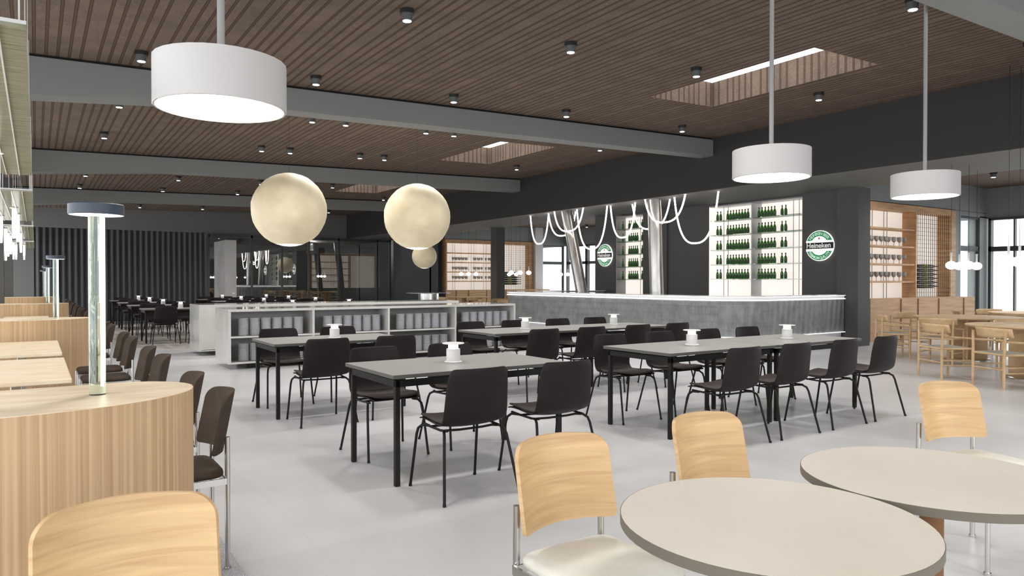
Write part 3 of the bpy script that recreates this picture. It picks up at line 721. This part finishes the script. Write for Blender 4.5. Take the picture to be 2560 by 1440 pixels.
# round station
t = empty('round_station', (9.75,19.1,0), 0, 'round steel drum stand with a wide thin glass disc on top', 'stand')
MB().lathe([(0,.78),(.3,.78),(.3,1.0),(0,1.0)], 40).build('drum', M['chrome'], t, 40)
MB().cyl(0,0,0,.78,.27,32).build('base', M['black_metal'], t, 40)
MB().cyl(0,0,1.0,1.012,.66,48).build('glass_disc', M['glass_disc'], t, 40)
#PART3
# ------------------------------------------------------------------ bar
def arc(cx, cy, r, a0, a1, n=14): return [(cx+r*math.cos(math.radians(a0+(a1-a0)*i/n)), cy+r*math.sin(math.radians(a0+(a1-a0)*i/n))) for i in range(n+1)]
def bar_path(off):   # offset inwards
    r = 1.1-off
    return [(14.2,8.62+off)] + arc(11.75,9.72,r,270,180) + arc(11.75,15.9,r,180,90) + [(14.3,17.0-off)]
def band(o0, o1, z0, z1):
    a = bar_path(o0); c = bar_path(o1); n = len(a); b = MB()
    vs = [(x,y,z0) for x,y in a]+[(x,y,z0) for x,y in c]+[(x,y,z1) for x,y in a]+[(x,y,z1) for x,y in c]
    fs = []
    for i in range(n-1): fs += [(i,i+1,2*n+i+1,2*n+i),(n+i+1,n+i,3*n+i,3*n+i+1),(2*n+i,2*n+i+1,3*n+i+1,3*n+i),(i+1,i,n+i,n+i+1)]
    fs += [(0,2*n,3*n,n),(n-1,2*n-1,4*n-1,3*n-1)]
    return b.add(vs, fs)
t = empty('bar_counter', (0,0,0), 0, 'long U-shaped bar counter clad in grey mosaic with glowing white top edge', 'bar counter')
band(.04,.12,.3,.985).build('mosaic_front', M['mosaic'], t, 30)
band(.0,.66,1.065,1.085).build('bar_top', M['stone'], t, 30)
band(.03,.1,1.005,1.065).build('top_trim', M['trim_white'], t, 30)
band(.0,.03,1.055,1.065).build('upper_light_strip', M['led_glow'], t, 30)
band(.0,.05,.985,1.005).build('lower_light_strip', M['led_glow'], t, 30)
band(.0,.06,.288,.3).build('base_light_strip', M['led_glow'], t, 30)
band(.10,.6,0,.288).build('plinth', M['trim_white'], t, 30)
band(.12,.6,.29,1.06).build('carcass', M['stone_in'], t, 30)
# ropes of light under the bulkhead
ropes = [((12.37,17.55),(12.4,16.68),2.46),((12.46,16.76),(12.65,15.74),2.66),((12.16,16.09),(12.17,14.82),2.73),((12.34,15.3),(12.38,14.1),2.22),((12.44,14.04),(12.44,13.12),2.47),((12.67,13.47),(12.64,12.14),2.65),((12.16,12.49),(12.19,11.24),2.73),((12.43,11.8),(12.4,10.48),2.22)]
for i, (a, c, zb) in enumerate(ropes):
    pts = []
    for k in range(33):
        u = k/32; s = (2*u-1); ss = abs(s); f = ss**2.6*.75 + ss**8*.25
        uu = .5 + .5*math.copysign(ss**.92, s)
        pts.append((a[0]+(c[0]-a[0])*uu, a[1]+(c[1]-a[1])*uu, zb+(3.325-zb)*f))
    t = empty('light_rope', (0,0,0), 0, 'looped glowing white light rope over the bar, %s from the far end' % ORD[i], 'light', 'looped light ropes over the bar')
    MB().tube(pts, .019, 10).build('rope', M['rope_glow'], t, 60)
    b = MB()
    for p in (a, c): b.cyl(p[0],p[1],3.318,3.331,.03,14)
    b.build('ceiling_cap', M['white'], t, 40)
# bottle niches
def bottle_mesh():
    pr = [(0,0),(.031,0),(.035,.004),(.035,.118),(.033,.135),(.019,.165),(.0125,.18),(.0125,.222),(.0145,.224),(.0145,.236),(0,.236)]
    b = MB(); b.lathe(pr, 14)
    me_n = len(b.f); b.m = [0]*me_n
    b.lathe([(.0352,.035),(.0358,.036),(.0358,.098),(.0352,.1)], 14, mi=1).lathe([(.0132,.205),(.0155,.206),(.0155,.24),(0,.24)], 14, mi=2)
    return b
o = bottle_mesh().build('beer_bottle', [M['green_bottle'], M['bottle_label'], M['dark_cap']], None, 50); bmesh_ = o.data; bpy.data.objects.remove(o)
def niche(y0, y1, nm, groups):
    t = empty('bottle_shelf', (0,0,0), 0, 'pale backlit bottle shelving set in the dark wall, %s' % nm, 'shelving', 'backlit bottle shelves')
    MB().box(BX+.40,y0,.9,BX+.42,y1,3.25).build('back_panel', M['niche_panel'], t, 0)
    MB().box(BX+.02,y0,.9,BX+.4,y0+.02,3.25).box(BX+.02,y0,3.24,BX+.4,y1,3.27).build('case', M['stone_in'], t, 0)
    MB().box(BX+.02,y1-.02,.9,BX+.4,y1,3.25).build('side_panel', M['niche_panel'] if y1-y0 > 2 else M['stone_in'], t, 0)
    ym = (y0+y1)/2+.05
    if y1-y0 > 2: MB().box(BX+.03,ym-.012,.9,BX+.4,ym+.012,3.24).build('divider', M['trim_white'], t, 0)
    zs = [1.42,1.785,2.155,2.53,2.9]
    for z in zs: MB().box(BX+.05,y0+.02,z-.022,BX+.38,y1-.02,z).build('shelf', M['shelf_glass'], t, 0)
    for yy in (y0+.35,y0+.5,y1-.3,y1-.16) if y1-y0 > 2 else (y0+.3,y0+.5): MB().box(BX+.385,yy-.003,.9,BX+.398,yy+.003,3.24).build('joint', M['wall_dark'], t, 0)
    for li, z in enumerate(zs):
        c = 0
        for ys in groups:
            for yy in ys:
                c += 1; o = bpy.data.objects.new('beer_bottle', bmesh_); COL.objects.link(o); o.location = (BX+.2, yy, z+.001); o.rotation_euler = (0,0,PI)
                tag(o, 'green beer bottle, %s from the near end, %s shelf up, %s' % (ORD[c-1], ORD[li], nm), 'bottle', 'green beer bottles behind the bar')
g1 = [10.32+.099*k for k in range(2)]; g2 = [10.62+.088*k for k in range(6)]; g3 = [11.38+.088*k for k in range(8)]; g4 = [12.22,12.32]
niche(9.75,12.44,'nearer niche', [g1,g2,g3,g4])
niche(14.82,15.98,'farther niche', [[14.9+.075*k for k in range(3)],[15.25+.085*k for k in range(5)],[15.86]])
# round signs
def glyph(txt, size, bold=0.0):
    cu = bpy.data.curves.new('t','FONT'); cu.body = txt; cu.size = size; cu.extrude = .0015; cu.offset = bold; cu.align_x = 'CENTER'
    ob = bpy.data.objects.new('t', cu); COL.objects.link(ob); bpy.context.view_layer.update()
    me = bpy.data.meshes.new_from_object(ob); bpy.data.objects.remove(ob); return me
def sign(y, lab):
    t = empty('round_sign', (BX-.045, y, 2.14), -PI/2, lab, 'sign', 'round green and white lit signs')
    # local frame: x to the right as read, z up, -y towards the room
    R = .335
    def disc(r, y0, y1, nm, m, n=64): 
        b = MB(); b.add([(r*math.cos(2*PI*i/n), yy, r*math.sin(2*PI*i/n)) for yy in (y0,y1) for i in range(n)], [tuple(range(n)), tuple(range(2*n-1,n-1,-1))]+[(i,i+n,(i+1)%n+n,(i+1)%n) for i in range(n)])
        return b.build(nm, m, t, 40)
    disc(R, -.0, .035, 'halo_disc', M['sign_white']); disc(R*.955, -.006, .0, 'green_disc', M['sign_green'])
    disc(R*.62, -.010, -.006, 'white_disc', M['sign_white'])
    b = MB().box(-R*.93,-.014,-R*.36,R*.93,-.0095,R*.33); b.build('white_band', M['sign_white'], t, 0)
    MB().box(-R*1.0,-.02,-R*.205,R*1.02,-.0135,R*.205).build('black_band', M['sign_black'], t, 0)
    def put(me, b, mtx): b.merge(me, mtx)
    base = Matrix.Rotation(PI/2, 4, 'X')
    b = MB(); me = glyph('Heineken', .152, .0028); xs_ = [v.co.x for v in me.vertices]; sc = R*1.72/(max(xs_)-min(xs_)); ofs = -(max(xs_)+min(xs_))/2
    put(me, b, Matrix.Translation((-.008,-.022,-.045)) @ Matrix.Scale(sc,4,(1,0,0)) @ base @ Matrix.Translation((ofs,0,0)))
    b.build('word_letters', M['sign_letter'], t, 0)
    b = MB()
    for txt, top in (('HEINEKEN BEER', True), ('PREMIUM QUALITY', False)):
        N = len(txt); span = math.radians(112 if top else 118)
        for i, ch in enumerate(txt):
            if ch == ' ': continue
            u = (i+.5)/N - .5; me = glyph(ch, .092, .0016)
            if top: a = -u*span; T = Matrix.Rotation(a, 4, 'Y').inverted() @ Matrix.Translation((0,-.008,R*.70))
            else: a = u*span; T = Matrix.Rotation(a, 4, 'Y').inverted() @ Matrix.Translation((0,-.008,-R*.90))
            put(me, b, T @ base)
    b.build('rim_letters', M['sign_pale'], t, 0)
    b = MB(); pts = []
    for i in range(10):
        r = .036 if i % 2 == 0 else .015; a = PI/2 + PI*i/5; pts.append((r*math.cos(a), R*.47 + r*math.sin(a)))
    b.add([(x,-.016,z) for x,z in pts]+[(x,-.012,z) for x,z in pts], [tuple(range(10)), tuple(range(19,9,-1))]+[(i,i+10,(i+1)%10+10,(i+1)%10) for i in range(10)])
    b.build('star', M['sign_red'], t, 0)
sign(9.30, 'round green and white lit sign on dark wall by the near column')
sign(16.41, 'round green and white lit sign on dark wall beside the far bottle niche')
# ------------------------------------------------------------------ wine shelves and benches
gob = MB().lathe([(0,0),(.033,0),(.033,.003),(.004,.006),(.0035,.085),(.012,.092),(.038,.118),(.047,.15),(.045,.215),(.043,.215),(.044,.15),(.035,.122),(0,.098)], 16).build('wine_glass', M['goblet'], None, 60)
gobm = gob.data; bpy.data.objects.remove(gob)
L_ = 1.08
wb = MB().lathe([(0,0),(.032,0),(.041,.012),(.043,.03),(.043,.27)], 14).lathe([(.0432,.28),(.044,.281),(.044,.5),(.0432,.501)], 14, mi=1).lathe([(.043,.27),(.043,.74),(.036,.80),(.017,.88),(.015,1.06),(0,1.06)], 14).build('wine_bottle', [M['wine_dark'], M['wine_label']], None, 50)
wbm = wb.data; bpy.data.objects.remove(wb)
def wine_shelf(x0, yf, flip, nm, xd, xg, xr, groups, label):
    """flip=1: open side towards -y; xd divider, xg grid start, xr right post"""
    s = flip; t = empty('wine_shelf', (0,0,0), 0, label, 'shelving', 'oak wine shelves'); D = .35*s
    MB().box(x0,yf,3.03,xr+.27,yf+D,3.18).build('top_board', M['wood_frame'], t, 0)
    MB().box(x0,yf,.9,x0+.06,yf+D,3.03).build('side_post', M['wood_frame'], t, 0)
    MB().box(xr,yf,.9,xr+.27,yf+D,3.03).build('side_post', M['wood_frame'], t, 0)
    MB().box(xd,yf,.9,xd+.06,yf+D,3.03).build('divider', M['wood_frame'], t, 0)
    MB().box(x0+.06,yf+D-.02*s,.9,xr,yf+D,3.03).build('back_panel', M['cream_panel'], t, 0)
    for z in (1.345,1.755,2.175,2.59): MB().box(x0+.06,yf+.02*s,z-.02,xd,yf+D-.02*s,z+.02).build('shelf', M['wood_frame'], t, 0)
    b = MB()
    n = int((xr-xd-.06)/.1)
    for i in range(n+1):
        x = xd+.07+i*.1; b.box(x-.003,yf+.03*s,.92,x+.003,yf+.04*s,3.03)
    for i in range(21): z = .98+i*.1; b.box(xd+.06,yf+.03*s,z-.003,xr,yf+.04*s,z+.003)
    b.build('wire_grid', M['black_metal'], t, 0)
    b = MB()
    for x in (x0+.5,x0+.62,x0+1.45,x0+1.6,x0+2.1,x0+2.24):
        if x < xd: b.box(x-.004,yf+.3*s,.92,x+.004,yf+.31*s,3.03)
    b.build('glass_joint', M['wall_dark'], t, 0)
    for li, z in enumerate((1.365,1.775,2.195)):
        c = 0
        for g in groups:
            for xx in g:
                c += 1; o = bpy.data.objects.new('wine_glass', gobm); COL.objects.link(o); o.location = (xx, yf+(.13+.05*(c%2))*s, z+.001)
                tag(o, 'grey wine glass, %s from the left, %s glass shelf up, %s' % (ORD[c-1], ORD[li], nm), 'glass', 'wine glasses on the oak shelves')
    for i in range(6 if groups else 0):
        o = bpy.data.objects.new('wine_bottle', wbm); COL.objects.link(o); o.location = (xr-1.42, yf+.13*s, 1.232+.1*i); o.rotation_euler = (0,PI/2,0)
        tag(o, 'dark wine bottle lying in the wire grid, %s up, %s' % (ORD[i], nm), 'bottle', 'wine bottles lying in the wire grids')
def rng(a, b, n): return [a+(b-a)*k/(n-1) for k in range(n)]
wine_shelf(14.75, 8.97, 1, 'near shelf', 17.73, 17.8, 19.45, [rng(15.3,15.95,8), rng(16.12,16.62,6), rng(16.84,17.45,6)], 'oak framed wine shelf with glasses, right of the near column')
wine_shelf(14.85, 27.45, 1, 'far shelf', 17.35, 17.4, 19.27, [rng(15.3,16.0,9), rng(16.35,16.75,5), rng(17.0,17.25,3)], 'oak framed wine shelf far behind the paper globes')
# same unit on the far end of the block, open towards the back wall (seen in the glass)
wine_shelf(14.8, 16.95, -1, 'back of the bar block', 17.5, 17.6, 19.3, [], 'oak framed wine shelf on the back of the bar block') if False else None
def bench(poly, seams, z, lab):
    t = empty('wood_bench', (0,0,0), 0, lab, 'bench', 'oak panelled benches')
    MB().prism(poly, 0, z).build('body', M['wood_bench'], t, 0)
    a, c, d = poly[0], poly[1], poly[2]
    def pt(x):
        p, q = (a, c) if x <= c[0] else (c, d)
        u = (x-p[0])/(q[0]-p[0]); return p[1]+(q[1]-p[1])*u
    for x in seams: 
        y = pt(x); MB().box(x-.018,y-.012,0.0,x+.018,y+.05,z-.02).build('groove', M['wood_groove'], t, 0)
wine_shelf(14.75, 45.4, 1, 'room behind the glass', 17.35, 17.4, 19.2, [], 'oak framed wine shelf seen through the glazed back wall')
o = P_spot.place((13.2,40.5,3.6), 0, 'ceiling spotlight in the room behind the glazed back wall', 'ceiling spotlights'); add_light('POINT','bulb',o,(0,0,-.3),420,.2)  # spot and point light both added to brighten the columns back here
bench([(14.9,8.87),(16.4,8.72),(19.28,8.33),(19.4,8.9)], (15.1,15.45,16.55,17.15,17.9,18.85), .975, 'oak panelled bench below the near wine shelf')
bench([(14.6,27.0),(17.0,26.9),(20.0,26.8),(20.0,27.28)], (15.1,15.7,16.6,17.6,18.6,19.4), .975, 'oak panelled bench below the far wine shelf')
# ------------------------------------------------------------------ oak dining corner
def oak_table(name):
    t = empty(name, cat='table', label='x')
    MB().lathe([(0,TT-.03),(.80,TT-.03),(.83,TT-.012),(.83,TT),(0,TT)], 64).build('tabletop', M['wood_oak'], t, 30)
    MB().box(-.3,-.02,.03,.3,.02,TT-.03).box(-.02,-.3,.03,.02,.3,TT-.03).build('cross_leg', M['wood_oak'], t, 0)
    MB().lathe([(0,0),(.36,0),(.36,.015),(.34,.03),(0,.03)], 40).build('base', M['chrome'], t, 40)
    return Proto(t)
P_oak = oak_table('oak_table'); P_arm = arm_chair('armchair'); OG = 'round oak tables'; AG = 'oak armchairs with woven seats'
sites = [((11.62,4.25),((10.42,4.155,154.5),(10.7,5.0,150),262,318,30),'nearest oak table'),((13.5,5.95),(185,130,75,305),'second oak table'),((16.3,5.9),(180,240,120,60,300,0),'oak table by right windows'),
         ((13.1,19.1),(150,215,275,30,90,330),'oak table behind bar end'),((13.9,23.9),(190,250,310,130),'oak table by far dark column'),((17.1,24.3),(200,270,330,60,130),'oak table before far bench'),((18.9,21.6),(270,330,90,30),'farthest oak table')]
cards = {0:'east',45:'north-east',90:'north',135:'north-west',180:'west',225:'south-west',270:'south',315:'south-east'}
for (cx,cy),angs,nm in sites:
    P_oak.place((cx,cy,0), .4, 'round pale oak pedestal table, %s' % nm, OG)
    for i, a in enumerate(angs):
        pos = None
        if isinstance(a, tuple): pos = a[:2]; a = a[2]
        ar = math.radians(a); R = 1.17 if i else 1.12
        x, y = pos or (cx+R*math.cos(ar), cy+R*math.sin(ar))
        if pos: a = math.degrees(math.atan2(y-cy, x-cx)) % 360
        wh = ['right','far right','far','far left','left','near left','near','near right'][int(((a+22.5)%360)//45)]
        P_arm.place((x,y,0), ar+PI/2, 'oak armchair with grey seat, %s side of the %s' % (wh, nm), AG)
GG = 'glowing globe pendants'
def globe(x, y, i, nm, z=1.63, r=.075):
    t = empty('globe_pendant', (x,y,z), 0, 'small glowing white globe pendant, %s of those over the %s' % (ORD[i], nm), 'lamp', GG)
    MB().lathe([(r*1.12*math.sin(PI*k/12), -r*.92*math.cos(PI*k/12)) for k in range(13)], 24).build('globe', M['globe_glow'], t, 60)
    MB().cyl(0,0,r*.85,r*.85+.15,.014,12,r2=.018).build('socket', M['trim_white'], t, 40)
    MB().tube([(0,0,r+.14),(0,0,(ZC(x) if x < 12.12 else 3.87 if x > 14.36 else 3.33)-z)], .003, 5).build('cord', M['black_metal'], t, 0)
for i, (x,y) in enumerate(((12.79,5.89),(13.60,6.13),(13.04,5.73),(13.86,5.96))): globe(x,y,i,'second oak table')
for i, (x,y) in enumerate(((11.42,4.5),(11.62,4.44),(11.82,4.38))): globe(x,y,i,'nearest oak table',1.64,.085)
for i, d in enumerate((-.15,0,.15)):
    globe(13.05+d*1.6,19.1-d,i,'oak table behind bar end'); globe(13.75+d*1.6,23.6-d,i,'oak table by far dark column'); globe(16.0+d*1.6,24.2-d,i,'oak table before far bench'); globe(18.0+d*1.6,22.9-d,i,'farthest oak table')
